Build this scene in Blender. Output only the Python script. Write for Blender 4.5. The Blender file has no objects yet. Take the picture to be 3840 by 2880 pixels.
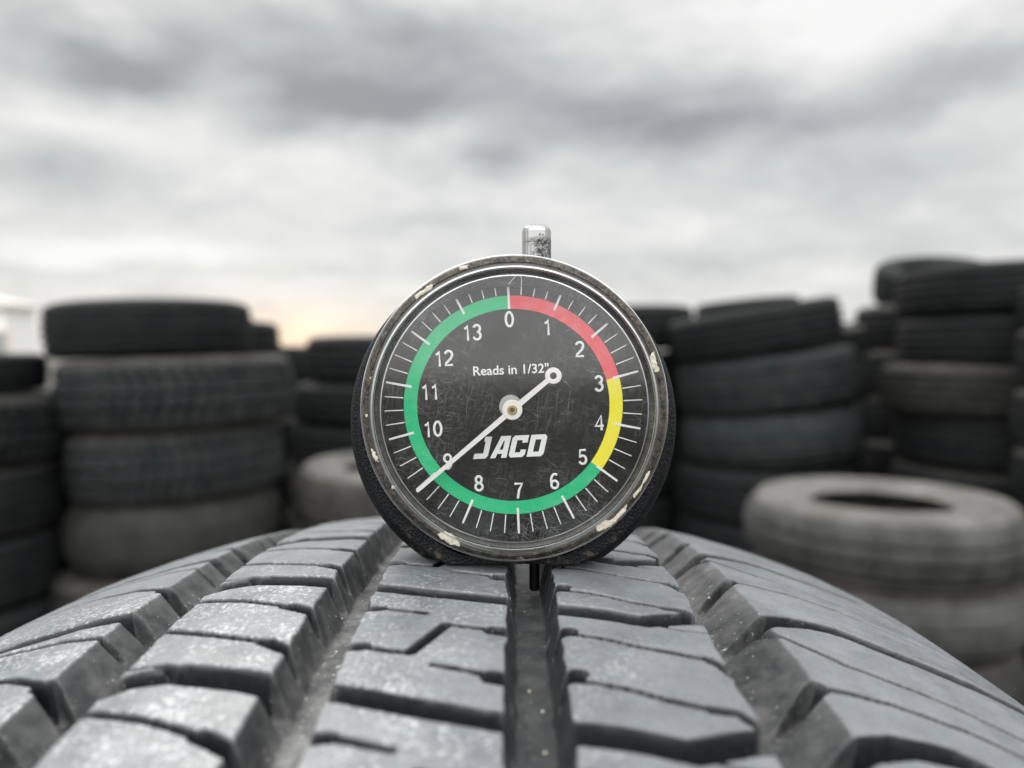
import bpy, bmesh, math, random
import numpy as np
from mathutils import Vector, Matrix, Euler
random.seed(7); rng = np.random.default_rng(7)
sc = bpy.context.scene
R_ = math.radians
MM = 0.001
# ------------------------------------------------------------------ camera
F, HZ = 2850.0, 1330.0                    # focal length and horizon row, in pixels of the 3840 wide photo
PITCH = math.atan((1440 - HZ) / F)
CREST = 1.20                              # height of the tread crest above the ground
CAMZ = CREST + 0.0313
cam = bpy.data.cameras.new('camera'); camo = bpy.data.objects.new('camera', cam)
sc.collection.objects.link(camo); sc.camera = camo
camo.location = (0, -0.115, CAMZ); camo.rotation_euler = (math.pi / 2 - PITCH, 0, 0)
cam.sensor_width = 36; cam.lens = 36 * F / 3840; cam.clip_start = 0.002; cam.clip_end = 3000
cam.dof.use_dof = True; cam.dof.focus_distance = 0.1095; cam.dof.aperture_fstop = 13.5; cam.dof.aperture_blades = 0
# ------------------------------------------------------------------ world
SUN_EL, SUN_AZ = R_(44), R_(-30)          # azimuth from +Y (ahead), negative = left
w = bpy.data.worlds.new('World'); sc.world = w; w.use_nodes = True
N, L = w.node_tree.nodes, w.node_tree.links; N.clear()
def _in(tree, sock, v):
    if v is None: return
    if isinstance(v, bpy.types.NodeSocket): tree.links.new(v, sock)
    else: sock.default_value = v
def mth(t, op, a, b=None, c=None, clamp=False):
    n = t.nodes.new('ShaderNodeMath'); n.operation = op; n.use_clamp = clamp
    _in(t, n.inputs[0], a); _in(t, n.inputs[1], b); _in(t, n.inputs[2], c); return n.outputs[0]
def vmt(t, op, a, b=None):
    n = t.nodes.new('ShaderNodeVectorMath'); n.operation = op
    _in(t, n.inputs[0], a); _in(t, n.inputs[1], b); return n.outputs['Value' if op in ('LENGTH', 'DOT_PRODUCT') else 'Vector']
def comb(t, x, y, z=0.0):
    n = t.nodes.new('ShaderNodeCombineXYZ'); _in(t, n.inputs[0], x); _in(t, n.inputs[1], y); _in(t, n.inputs[2], z); return n.outputs[0]
def noise(t, vec, scale, detail=4, rough=.55, out=0, dist=0.0):
    n = t.nodes.new('ShaderNodeTexNoise'); _in(t, n.inputs['Vector'], vec); n.inputs['Scale'].default_value = scale
    n.inputs['Detail'].default_value = detail; n.inputs['Roughness'].default_value = rough; n.inputs['Distortion'].default_value = dist
    return n.outputs[out]
def ramp(t, fac, stops, interp='LINEAR'):
    n = t.nodes.new('ShaderNodeValToRGB'); n.color_ramp.interpolation = interp; e = n.color_ramp.elements
    while len(e) < len(stops): e.new(.5)
    for k, (p_, c) in enumerate(stops):
        e[k].position = p_; e[k].color = (c, c, c, 1) if isinstance(c, (int, float)) else (*c, 1)
    _in(t, n.inputs[0], fac); return n.outputs[0]
def mixc(t, fac, a, b, mode='MIX'):
    n = t.nodes.new('ShaderNodeMix'); n.data_type = 'RGBA'; n.blend_type = mode
    _in(t, n.inputs[0], fac)
    for s, v in ((n.inputs[6], a), (n.inputs[7], b)):
        if isinstance(v, tuple) and len(v) == 3: v = (*v, 1)
        _in(t, s, v)
    return n.outputs[2]
T = w.node_tree
geo = N.new('ShaderNodeNewGeometry'); tc = N.new('ShaderNodeTexCoord')
D = vmt(T, 'NORMALIZE', tc.outputs['Generated'])
sp = N.new('ShaderNodeSeparateXYZ'); L.new(D, sp.inputs[0]); dx, dy, dz = sp.outputs
hor = mth(T, 'SQRT', mth(T, 'ADD', mth(T, 'MULTIPLY', dx, dx), mth(T, 'MULTIPLY', dy, dy)))
az = mth(T, 'MULTIPLY', mth(T, 'ARCTAN2', dx, dy), 180 / math.pi)
el = mth(T, 'MULTIPLY', mth(T, 'ARCTAN2', dz, hor), 180 / math.pi)
AE = comb(T, az, el, 0.0)
streak = comb(T, mth(T, 'MULTIPLY', az, .045), mth(T, 'MULTIPLY', el, .12), 0.0)
n1 = noise(T, comb(T, mth(T, 'MULTIPLY', az, .06), mth(T, 'MULTIPLY', el, .13), 0.0), 1.8, 5, .6, out=1)
warp = vmt(T, 'MULTIPLY', vmt(T, 'SUBTRACT', n1, (.5, .5, .5)), (6.0, 4.0, 0.0))
P = vmt(T, 'ADD', AE, warp)
st2 = comb(T, mth(T, 'MULTIPLY', az, .075), mth(T, 'MULTIPLY', el, .17), 3.0)
fb = mth(T, 'ADD', mth(T, 'MULTIPLY', noise(T, streak, 2.2, 3, .5), .45), mth(T, 'MULTIPLY', noise(T, st2, 2.6, 5, .55, dist=.5), .55))
val = mth(T, 'MULTIPLY_ADD', mth(T, 'SUBTRACT', fb, .5), .66, .83)
# cloud masses: (x, y, rx, ry) in photo view units turned to azimuth / elevation; amplitude
CL = [(330,165,150,60,-.26),(720,190,230,75,-.36),(600,270,90,30,-.14),(860,235,120,34,-.16),(1230,235,340,75,-.26),(1380,290,170,40,-.14),
      (1085,345,85,26,-.26),(110,375,150,42,-.22),(900,480,150,22,-.12),(1640,260,330,62,-.22),(1900,400,330,55,-.16),(930,75,280,44,-.20),
      (150,110,210,60,-.22),(2120,150,160,50,-.32),(1600,560,500,28,-.10),(350,590,420,14,-.10),(500,25,300,22,-.07),
      (255,72,60,24,.18),(480,190,70,44,.22),(330,290,260,34,.12),(880,290,210,26,.16),(1265,350,120,30,.10),(1850,95,230,60,.24),
      (1650,20,300,26,.14),(200,540,320,20,.16),(1980,285,130,20,.12),(1500,470,220,30,.06),(700,620,260,26,.10)]
for x, y, rx, ry, a in CL:
    X, Y = x * 1.736, y * 1.736
    A = math.degrees(math.atan((X - 1920) / F)); E_ = math.degrees(math.atan((HZ - Y) / F * math.cos(R_(A))))
    sx = math.degrees(rx * 1.736 / F); sy = math.degrees(ry * 1.736 / F)
    q = vmt(T, 'MULTIPLY', vmt(T, 'SUBTRACT', P, (A, E_, 0)), (1 / sx, 1 / sy, 0))
    g = mth(T, 'EXPONENT', mth(T, 'MULTIPLY', vmt(T, 'DOT_PRODUCT', q, q), -.6))
    val = mth(T, 'MULTIPLY_ADD', g, a * 1.0, val)
val = mth(T, 'MINIMUM', mth(T, 'MAXIMUM', val, .36), 1.0)
# overcast: the zenith is brighter than the horizon (CIE overcast sky)
zen = mth(T, 'MULTIPLY_ADD', mth(T, 'SMOOTH_MIN', 1.0, 1.0, 0.0), 0.0, 1.0)
zr = ramp(T, mth(T, 'DIVIDE', el, 90.0), [(0, 1.0 / 3), (.27, 1.0 / 3), (.55, .72), (1, .9)])
back = mth(T, 'MULTIPLY_ADD', ramp(T, mth(T, 'MULTIPLY_ADD', dy, -.5, .5), [(.5, 0), (.7, 1)]), 1.3, 1.0)  # sky behind the camera raised to brighten the lens reflection and gauge face
lum0 = mth(T, 'MULTIPLY', mth(T, 'MULTIPLY', val, mth(T, 'MULTIPLY', zr, 3.0)), back)
tint = mixc(T, ramp(T, val, [(.45, 0), (.85, 1)]), (.93, .98, 1.0), (.995, 1.0, .98))
warm = mth(T, 'EXPONENT', mth(T, 'MULTIPLY', mth(T, 'POWER', mth(T, 'DIVIDE', mth(T, 'SUBTRACT', el, .9), 2.7), 2.0), -1.0))
wl = mth(T, 'EXPONENT', mth(T, 'MULTIPLY', mth(T, 'POWER', mth(T, 'DIVIDE', mth(T, 'ADD', az, 16.5), 8.0), 2.0), -1.0))
lum = mth(T, 'MULTIPLY', lum0, mth(T, 'MULTIPLY_ADD', mth(T, 'MULTIPLY', warm, wl), .30, 1.0))
tint = mixc(T, mth(T, 'MULTIPLY', warm, mth(T, 'MULTIPLY_ADD', wl, .80, .10)), tint, (1.18, .93, .66))
cloud = mixc(T, 1.0, tint, (1, 1, 1)); 
cc = vmt(T, 'SCALE', tint); cc.node.inputs['Scale'].default_value = 1; L.new(lum, cc.node.inputs['Scale'])
sky = N.new('ShaderNodeTexSky'); sky.sky_type = 'NISHITA'; sky.sun_disc = False
sky.sun_elevation = SUN_EL; sky.sun_rotation = SUN_AZ; sky.dust_density = 3
bg1 = N.new('ShaderNodeBackground'); L.new(sky.outputs[0], bg1.inputs[0]); bg1.inputs[1].default_value = .07
bg2 = N.new('ShaderNodeBackground'); L.new(cc, bg2.inputs[0]); bg2.inputs[1].default_value = 1.0
mx = N.new('ShaderNodeMixShader'); mx.inputs[0].default_value = .93
wo = N.new('ShaderNodeOutputWorld'); L.new(bg1.outputs[0], mx.inputs[1]); L.new(bg2.outputs[0], mx.inputs[2]); L.new(mx.outputs[0], wo.inputs[0])
sun = bpy.data.lights.new('sun', 'SUN'); sun.energy = 1.15; sun.angle = R_(14); sun.color = (1, .97, .92)
suno = bpy.data.objects.new('sun', sun); sc.collection.objects.link(suno)
sd = Vector((math.sin(SUN_AZ) * math.cos(SUN_EL), math.cos(SUN_AZ) * math.cos(SUN_EL), math.sin(SUN_EL)))
suno.rotation_euler = sd.to_track_quat('Z', 'Y').to_euler(); suno.location = (0, 0, 8)
sc.view_settings.view_transform = 'Standard'; sc.view_settings.look = 'None'; sc.view_settings.exposure = 0; sc.view_settings.gamma = 1
# ------------------------------------------------------------------ helpers
def to_mm(px, py, Y):
    """photo pixel -> X, Z in mm relative to the crest point, on the vertical plane at distance Y (mm beyond the crest)"""
    a = (px - 1920) / F; b = (1440 - py) / F
    d = (a, math.cos(PITCH) + b * math.sin(PITCH), -math.sin(PITCH) + b * math.cos(PITCH))
    t = (Y + 115.0) / d[1]; return d[0] * t, 31.3 + d[2] * t
def link(name, me, mats, parent=None):
    o = bpy.data.objects.new(name, me); sc.collection.objects.link(o)
    for m in (mats if isinstance(mats, (list, tuple)) else [mats]): me.materials.append(m)
    if parent: o.parent = parent
    return o
def smooth(me, ang=None):
    me.polygons.foreach_set('use_smooth', [True] * len(me.polygons))
    if ang: me.set_sharp_from_angle(angle=R_(ang))
def empty(name, loc, label, cat, group=None, rot=(0, 0, 0), scale=(1, 1, 1)):
    o = bpy.data.objects.new(name, None); sc.collection.objects.link(o); o.empty_display_size = .05
    o.location = loc; o.rotation_euler = rot; o.scale = scale; o['label'] = label; o['category'] = cat
    if group: o['group'] = group
    return o
def mesh_np(name, co, faces):
    me = bpy.data.meshes.new(name); n = len(co); f = len(faces)
    me.vertices.add(n); me.vertices.foreach_set('co', np.asarray(co, np.float32).ravel())
    me.loops.add(f * 4); me.loops.foreach_set('vertex_index', np.asarray(faces, np.int32).ravel())
    me.polygons.add(f); me.polygons.foreach_set('loop_start', np.arange(0, f * 4, 4, dtype=np.int32))
    me.update(calc_edges=True); me.validate(); return me
def grid_faces(nr, nc, off=0, wrap=False):
    i = np.arange(nr if wrap else nr - 1)[:, None]; j = np.arange(nc - 1)[None, :]
    a = i * nc + j; b = ((i + 1) % nr) * nc + j
    return (np.stack([a, a + 1, b + 1, b], -1).reshape(-1, 4) + off)
def lathe_y(prof, seg=160, cx=0, cz=0, close=False):
    """surface of revolution around a line parallel to Y; prof = [(r, y)] in mm"""
    th = np.linspace(0, 2 * np.pi, seg, endpoint=False); p_ = np.array(prof, float)
    co = np.stack([cx + p_[None, :, 0] * np.cos(th)[:, None], np.broadcast_to(p_[None, :, 1], (seg, len(p_))),
                   cz + p_[None, :, 0] * np.sin(th)[:, None]], -1).reshape(-1, 3) * MM
    return mesh_np('m', co, grid_faces(seg, len(p_), 0, True))
def bm_mesh(bm, sm=False, ang=40):
    bmesh.ops.recalc_face_normals(bm, faces=bm.faces)
    me = bpy.data.meshes.new('m'); bm.to_mesh(me); bm.free()
    if sm: smooth(me, ang)
    return me
def mat(name, rough=.6, col=(.5, .5, .5), metal=0.0, spec=.5):
    m = bpy.data.materials.new(name); m.use_nodes = True; t = m.node_tree; b = t.nodes['Principled BSDF']
    b.inputs['Base Color'].default_value = (*col, 1); b.inputs['Roughness'].default_value = rough
    b.inputs['Metallic'].default_value = metal; b.inputs['Specular IOR Level'].default_value = spec
    return m, t, b
def objco(t):
    return t.nodes.new('ShaderNodeTexCoord').outputs['Object']
def attr(t, n):
    a = t.nodes.new('ShaderNodeAttribute'); a.attribute_name = n; return a.outputs['Fac']
def bump(t, b, h, dist, strength=1.0):
    n = t.nodes.new('ShaderNodeBump'); n.inputs['Distance'].default_value = dist; n.inputs['Strength'].default_value = strength
    t.links.new(h, n.inputs['Height']); t.links.new(n.outputs[0], b.inputs['Normal'])
# ------------------------------------------------------------------ materials
# tread rubber: worn chalky tops, cleaner rubber in the slots with their shade painted in by depth, road dust lying in the long grooves
m_tread, t, b = mat('worn_rubber', .55, spec=.6)
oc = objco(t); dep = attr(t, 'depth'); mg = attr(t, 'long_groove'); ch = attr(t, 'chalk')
top = mixc(t, ramp(t, noise(t, oc, 110, 6, .7), [(.35, 0), (.65, 1)]), (.075, .083, .094), (.155, .165, .177))
fine = noise(t, oc, 2600, 4, .75)
top = mixc(t, ramp(t, fine, [(.35, 0), (.75, .45)]), top, (.25, .257, .265))
spk = ramp(t, mth(t, 'ADD', noise(t, oc, 1700, 4, .66), mth(t, 'MULTIPLY', noise(t, oc, 140, 3), .45)), [(.765, 0), (.87, 1)])
top = mixc(t, mth(t, 'MULTIPLY', spk, mth(t, 'MULTIPLY', ch, .7)), top, (.52, .53, .55))
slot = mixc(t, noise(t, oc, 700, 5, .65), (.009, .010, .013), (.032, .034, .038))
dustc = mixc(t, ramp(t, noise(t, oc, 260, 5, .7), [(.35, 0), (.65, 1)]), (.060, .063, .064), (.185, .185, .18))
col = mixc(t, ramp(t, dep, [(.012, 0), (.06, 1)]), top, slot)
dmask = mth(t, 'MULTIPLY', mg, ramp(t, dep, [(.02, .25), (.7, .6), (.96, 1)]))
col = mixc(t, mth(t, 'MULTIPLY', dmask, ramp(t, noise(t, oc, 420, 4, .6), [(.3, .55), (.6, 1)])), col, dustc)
sp2 = ramp(t, noise(t, oc, 1500, 2, .5), [(.70, 0), (.74, 1)])
col = mixc(t, mth(t, 'MULTIPLY', sp2, mth(t, 'MULTIPLY_ADD', dmask, .8, .12)), col, (.62, .60, .54))
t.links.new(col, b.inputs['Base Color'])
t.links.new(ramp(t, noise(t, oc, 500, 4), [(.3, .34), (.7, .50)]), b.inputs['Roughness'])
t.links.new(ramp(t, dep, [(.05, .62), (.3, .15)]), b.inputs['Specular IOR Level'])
bump(t, b, mth(t, 'ADD', mth(t, 'MULTIPLY', noise(t, oc, 1300, 4, .7), .6), mth(t, 'MULTIPLY', noise(t, oc, 250, 4, .6), .9)), .00012, .8)
def rubber(name, dark, light, sc_=14, rough=.7, bumpd=.002):
    m, t, b = mat(name, rough, spec=.2); oc = objco(t)
    c = mixc(t, ramp(t, noise(t, oc, sc_, 5, .65), [(.35, 0), (.68, 1)]), dark, light)
    c = mixc(t, ramp(t, noise(t, oc, sc_ * 9, 3, .6), [(.5, 0), (.8, .4)]), c, tuple(min(1, x * 1.8) for x in light))
    t.links.new(c, b.inputs['Base Color']); bump(t, b, noise(t, oc, 160, 4), bumpd, .6); return m
m_side = rubber('sidewall_rubber', (.030, .031, .034), (.065, .066, .068), 30)
m_blk = rubber('black_rubber', (.006, .007, .008), (.016, .017, .018))
m_green = rubber('grey_green_rubber', (.013, .016, .017), (.033, .037, .037))
m_brown = rubber('brownish_rubber', (.019, .0185, .018), (.041, .040, .038))
m_dusty = rubber('dusty_sidewall', (.028, .027, .026), (.072, .068, .062))
m_pale = rubber('pale_dusty_sidewall', (.082, .080, .075), (.172, .167, .155), 9)
m_palet = rubber('pale_dusty_tread', (.032, .032, .032), (.082, .081, .078), 9)
m_body, t, b = mat('black_textured_plastic', .45, (.012, .014, .018), spec=.28)
oc = objco(t); v = t.nodes.new('ShaderNodeTexVoronoi'); v.inputs['Scale'].default_value = 3400; v.feature = 'SMOOTH_F1'; t.links.new(oc, v.inputs['Vector'])
bump(t, b, mth(t, 'ADD', v.outputs['Distance'], mth(t, 'MULTIPLY', noise(t, oc, 3000, 3), .8)), .00020, .85)
z_ = t.nodes.new('ShaderNodeSeparateXYZ'); t.links.new(oc, z_.inputs[0])
low = ramp(t, mth(t, 'MULTIPLY', z_.outputs[2], 100.0), [(.10, 1), (.75, 0)])
dm = mth(t, 'MULTIPLY', ramp(t, noise(t, oc, 420, 5, .72), [(.53, 0), (.66, 1)]), mth(t, 'MULTIPLY_ADD', low, .45, .04))
t.links.new(mixc(t, dm, (.004, .005, .007), (.20, .165, .125)), b.inputs['Base Color'])
m_bez, t, b = mat('grimy_clear_rim', .62, spec=.35); oc = objco(t)
c = mixc(t, ramp(t, noise(t, oc, 1100, 6, .75), [(.40, 0), (.62, 1)]), (.009, .008, .007), (.095, .083, .066))
c = mixc(t, ramp(t, noise(t, oc, 2600, 4, .7), [(.55, 0), (.70, .7)]), c, (.30, .27, .22))
c = mixc(t, ramp(t, noise(t, oc, 420, 6, .65), [(.66, 0), (.69, 1)]), c, (.50, .46, .38))
t.links.new(c, b.inputs['Base Color']); bump(t, b, noise(t, oc, 2200, 4, .7), .0001, .7)
m_glue, t, b = mat('cream_residue', .8, (.66, .60, .49)); oc = objco(t)
t.links.new(mixc(t, noise(t, oc, 900, 4, .7), (.48, .43, .34), (.78, .73, .62)), b.inputs['Base Color']); bump(t, b, noise(t, oc, 1500, 3), .0003)
def clear(name, haze, scratch, F0=.09, gloss=.13):
    m = bpy.data.materials.new(name); m.use_nodes = True; t = m.node_tree; t.nodes.clear(); oc = objco(t)
    tr = t.nodes.new('ShaderNodeBsdfTransparent'); gl = t.nodes.new('ShaderNodeBsdfGlossy'); gl.inputs['Roughness'].default_value = gloss
    df = t.nodes.new('ShaderNodeBsdfDiffuse'); df.inputs[0].default_value = (.85, .86, .86, 1)
    s = None; rr = random.Random(3)
    for k in range(12 if scratch else 0):          # hair scratches: noise squeezed along a random direction, broken up by a second noise
        mp = t.nodes.new('ShaderNodeMapping'); mp.vector_type = 'TEXTURE'; t.links.new(oc, mp.inputs[0])
        mp.inputs['Rotation'].default_value = (0, rr.uniform(0, 3.14), 0); mp.inputs['Scale'].default_value = (1 / rr.choice((110, 220, 350, 600)), 1, 1 / rr.uniform(5000, 9000))
        mp.inputs['Location'].default_value = (k * .0373, 0, k * .0231)
        wv = vmt(t, 'ADD', mp.outputs[0], vmt(t, 'MULTIPLY', noise(t, oc, 160, 2, out=1), (.3, 0, 5.0)))
        h = ramp(t, noise(t, wv, 1.0, 1, .4), [(.645, 0), (.77, 1)])
        s = h if s is None else mth(t, 'MAXIMUM', s, h)
    cl = ramp(t, noise(t, oc, 75, 5, .65), [(.38, .06), (.70, 1.0)]); cl = mth(t, 'MULTIPLY', cl, 1.7)
    hz = mth(t, 'MULTIPLY', cl, haze)
    if s is not None: hz = mth(t, 'ADD', hz, mth(t, 'MULTIPLY', mth(t, 'MULTIPLY', s, scratch), cl), clamp=True)
    fr = t.nodes.new('ShaderNodeFresnel'); fr.inputs[0].default_value = 1.5
    fac = mth(t, 'MULTIPLY', fr.outputs[0], F0 / .04, clamp=True)
    m1 = t.nodes.new('ShaderNodeMixShader'); t.links.new(hz, m1.inputs[0]); t.links.new(tr.outputs[0], m1.inputs[1]); t.links.new(df.outputs[0], m1.inputs[2])
    m2 = t.nodes.new('ShaderNodeMixShader'); t.links.new(fac, m2.inputs[0]); t.links.new(m1.outputs[0], m2.inputs[1]); t.links.new(gl.outputs[0], m2.inputs[2])
    bp = t.nodes.new('ShaderNodeBump'); bp.inputs['Distance'].default_value = .00004; bp.inputs['Strength'].default_value = .5
    t.links.new(noise(t, oc, 130, 3), bp.inputs['Height']); t.links.new(bp.outputs[0], gl.inputs['Normal'])
    o = t.nodes.new('ShaderNodeOutputMaterial'); t.links.new(m2.outputs[0], o.inputs[0]); return m
m_lens = clear('scratched_clear_plastic', .006, .15, .098)
m_step = clear('clear_plastic_step', .075, 0, .03, .45)
m_ridge = clear('clear_plastic_ridge', .08, 0, .05, .35)
def flat(name, c, rough=.5, n=.12):
    m, t, b = mat(name, rough, c, spec=.12); oc = objco(t)
    t.links.new(mixc(t, ramp(t, noise(t, oc, 600, 4), [(.35, 0), (.75, n)]), c, (.8, .8, .8)), b.inputs['Base Color']); return m
m_dial = flat('black_dial', (.004, .004, .004), .6, .006)
m_red = flat('red_print', (.82, .05, .075)); m_yel = flat('yellow_print', (.95, .84, .02)); m_grn = flat('green_print', (.0, .52, .21), n=.06)
m_wht = flat('white_print', (.84, .85, .84), n=0); m_needle = flat('off_white_plastic', (.86, .83, .81), .4)
m_hub = flat('milky_bushing', (.40, .40, .38), .35)
m_brass, _, _ = mat('brass', .22, (.78, .55, .20), 1.0)
m_hole, _, _ = mat('dark_bore', .6, (.10, .075, .04))
m_chrome, t, b = mat('pitted_chrome_dark_reflection', .1, (.80, .80, .80), 1.0); oc = objco(t)
pit_refl = ramp(t, noise(t, oc, 1700, 5, .75), [(.38, 0), (.56, 1)])
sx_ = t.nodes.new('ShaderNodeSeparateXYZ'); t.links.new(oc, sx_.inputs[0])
side = mth(t, 'MULTIPLY', ramp(t, mth(t, 'MULTIPLY', sx_.outputs[0], 100.0), [(.24, .15), (.40, 1)]), ramp(t, mth(t, 'MULTIPLY', sx_.outputs[2], 10.0), [(.485, 1), (.492, 0)]))  # dark reflection painted onto the plunger's right side, mottled by the pits
pm = mth(t, 'MULTIPLY', pit_refl, side)
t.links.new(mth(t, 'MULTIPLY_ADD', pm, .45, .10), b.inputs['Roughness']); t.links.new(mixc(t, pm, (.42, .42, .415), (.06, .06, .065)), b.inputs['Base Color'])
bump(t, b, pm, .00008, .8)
m_pin, _, _ = mat('black_steel', .3, (.012, .012, .014), .3)
# ------------------------------------------------------------------ ground
me = bpy.data.meshes.new('g'); S = 1500
me.from_pydata([(-S, -S, 0), (S, -S, 0), (S, S, 0), (-S, S, 0)], [], [(0, 1, 2, 3)])
m_gnd, t, b = mat('gravel_yard', .9); oc = objco(t)
c = mixc(t, noise(t, oc, 1.2, 6, .6), (.05, .048, .044), (.11, .105, .095))
vo = t.nodes.new('ShaderNodeTexVoronoi'); vo.inputs['Scale'].default_value = 45; t.links.new(oc, vo.inputs['Vector'])
c = mixc(t, ramp(t, vo.outputs['Distance'], [(.1, .45), (.6, 0)]), c, (.16, .155, .145)); t.links.new(c, b.inputs['Base Color']); bump(t, b, vo.outputs['Distance'], .02, .8)
g = link('ground', me, m_gnd); g['kind'] = 'structure'
# ------------------------------------------------------------------ the tyre under the gauge (all in mm)
RT, UC = 330.0, -8.0
prof = np.array([(0, 0), (10, .1), (20, .58), (30, 1.55), (40, 3.1), (50, 5.3), (60, 8.2), (68, 11.1), (74, 13.9), (79, 17.2), (84, 21.6), (89, 28), (93, 35.5), (96, 44)], float)
sl = np.r_[0, np.cumsum(np.hypot(*np.diff(prof, axis=0).T))]
A_MAX = sl[-1]
def fbm(u, s, scale, seed, octaves=3):
    out = np.zeros(np.broadcast(u, s).shape); amp = 1.0
    r = np.random.default_rng(seed)
    for o in range(octaves):
        G = r.random((257, 257)); x = (u * scale) % 256; y = (s * scale) % 256
        xi = x.astype(int); yi = y.astype(int); fx = x - xi; fy = y - yi
        fx = fx * fx * (3 - 2 * fx); fy = fy * fy * (3 - 2 * fy)
        v = (G[xi, yi] * (1 - fx) + G[xi + 1, yi] * fx) * (1 - fy) + (G[xi, yi + 1] * (1 - fx) + G[xi + 1, yi + 1] * fx) * fy
        out += amp * (v - .5); amp *= .5; scale *= 2.03
    return out
def sstep(x):
    x = np.clip(x, 0, 1); return x * x * (3 - 2 * x)
grooves = []     # (points[(u, s)], half width, depth, wall)
def gr(pts, hw, dp, wall): grooves.append((np.array(pts, float), hw, dp, wall))
WD, SD = 5.2, 4.2
def anchors(lst, per, lo=-1050, hi=1060):
    a = list(lst)
    while a[0] > lo: a.insert(0, a[0] - per)
    while a[-1] < hi: a.append(a[-1] + per)
    return a
def gaps(pts, cuts):
    """split a sipe into pieces leaving small bridges"""
    out = []; p0 = 0
    return [pts]
# rib between left groove and centre groove (under the gauge)
for a in anchors([-14.5, 14.5, 41.8], 27.3):
    gr([(-12, a - 2.2), (-7, a - 1.0), (-1, a + 1.0), (9, a + 3.6)], 1.55, WD, .8)
    gr([(-12, a + 5.8), (-8.8, a + 5.4)], .95, 3.4, .5); gr([(-9, a + 5.4), (-6.6, a + 6.0), (-2.8, a + 7.2)], .50, SD, .36)
    gr([(9, a + 12.6), (5.9, a + 12.0)], 1.25, 3.8, .6); gr([(6, a + 12.0), (3.2, a + 11.1), (1.9, a + 10.8)], .50, SD, .36); gr([(1.3, a + 10.6), (0.1, a + 10.4)], .50, SD, .36)
    gr([(0.1, a + 10.4), (-3.3, a + 17.5)], .75, 3.6, .45)
    gr([(-3.3, a + 17.5), (-5.5, a + 17.2), (-9, a + 16.1)], .56, SD, .38); gr([(-12, a + 16.6), (-9.0, a + 16.0)], 1.0, 3.6, .5)
    gr([(9, a + 23.2), (6.2, a + 22.6)], 1.45, 4.0, .6); gr([(6.2, a + 22.4), (3.6, a + 21.6)], .50, SD, .36); gr([(3.0, a + 21.4), (-.3, a + 20.4)], .50, SD, .36)
# rib right of centre groove
for a in anchors([-4.0, 20.3, 46.6], 26.4):
    gr([(12, a - .6), (18, a + .2), (24.5, a + 1.5), (29, a - .2), (34, a - 1.6)], 1.85, WD, .85)
    gr([(25.5, a + 2.4), (28.5, a + 3.3), (33, a + 3.2)], .25, 1.0, .25)
    gr([(12, a + 8.0), (14.9, a + 5.6)], 1.0, 3.6, .6)
    gr([(14.5, a + 6.4), (18.2, a + 7.2), (23.0, a + 8.9)], .50, SD, .36); gr([(23.8, a + 9.1), (27.2, a + 9.9)], .50, SD, .36); gr([(28, a + 10.1), (30.6, a + 10.5)], .45, SD, .3)
    gr([(30.2, a + 10.5), (31.4, a + 11.6), (32.2, a + 13.2)], .8, 3.6, .5)
    gr([(12, a + 18.0), (15.1, a + 15.6)], 1.1, 3.6, .6)
    gr([(14.3, a + 17), (16.6, a + 17.3)], .50, SD, .36); gr([(17.3, a + 17.5), (21.2, a + 18.7), (23, a + 19.4)], .50, SD, .36); gr([(23.7, a + 19.7), (28.2, a + 20.8)], .50, SD, .36)
    gr([(28, a + 20.8), (30.4, a + 21.0), (32.2, a + 23.0)], .75, 3.6, .5)
# rib left of the left groove
for a in anchors([-21.5, 6.3, 34.6], 28.0):
    gr([(-38, a + 2.8), (-33, a - .1), (-28, a - .4), (-20, a + 2.4), (-15, a + 4.2)], 2.05, WD, .85)
    gr([(-36.5, a - 2.8), (-31, a - 2.8), (-28.2, a - 1.6)], .28, 2.0, .25)
    gr([(-37, a + 6.0), (-34, a + 6.1), (-28.1, a + 8.2)], .50, SD, .36); gr([(-27.5, a + 8.4), (-21, a + 11.6)], .50, SD, .36); gr([(-21, a + 11.6), (-15, a + 15.4)], 1.0, 3.8, .6)
    gr([(-37, a + 15.2), (-34, a + 16.2), (-30.2, a + 18)], .50, SD, .36); gr([(-29.5, a + 18.3), (-20.4, a + 22.2)], .50, SD, .36); gr([(-20.4, a + 22.2), (-15, a + 26.0)], .95, 3.8, .6)
# right shoulder
for a in anchors([-18.5, 15.4, 44.0], 29.5):
    gr([(36, a + 3.4), (42, a + .3), (47, a - 1.6), (53, a - 1.6), (60, a + 1.6), (70, a + 4.2), (85, a + 8), (110, a + 13)], 1.95, 5.4, .9)
    gr([(40, a + 3.2), (43.3, a + 6.0), (48.5, a + 10.4), (56.7, a + 12.9), (66, a + 17.5), (78, a + 22.6)], .56, SD, .38)
    gr([(36, a + 23.0), (41.8, a + 17.6)], 1.45, 5.2, .8)
    gr([(41.4, a + 17.9), (46, a + 17.8), (49.2, a + 18.3)], .56, SD, .38); gr([(50, a + 18.4), (58, a + 20.4), (66, a + 24.2), (78, a + 28.0)], .56, SD, .38)
# left shoulder
for a in anchors([-18.0, 12.4, 41.6], 29.3):
    gr([(-38, a + 4.2), (-44, a + .8), (-50, a + .4), (-60, a + .9), (-72, a + 3), (-90, a + 6), (-110, a + 10)], 1.9, 5.2, .9)
    gr([(-40, a + 9.6), (-43.5, a + 8.0)], .9, 3.6, .6); gr([(-43.5, a + 8.0), (-49.1, a + 6.2), (-60, a + 4.3), (-76, a + 5.0)], .56, SD, .38)
    gr([(-38, a + 25.0), (-44.6, a + 19.4)], 1.5, 5.2, .8); gr([(-44.6, a + 19.4), (-50, a + 16.4), (-58, a + 13.4), (-78, a + 13.6)], .58, SD, .38)
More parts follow.
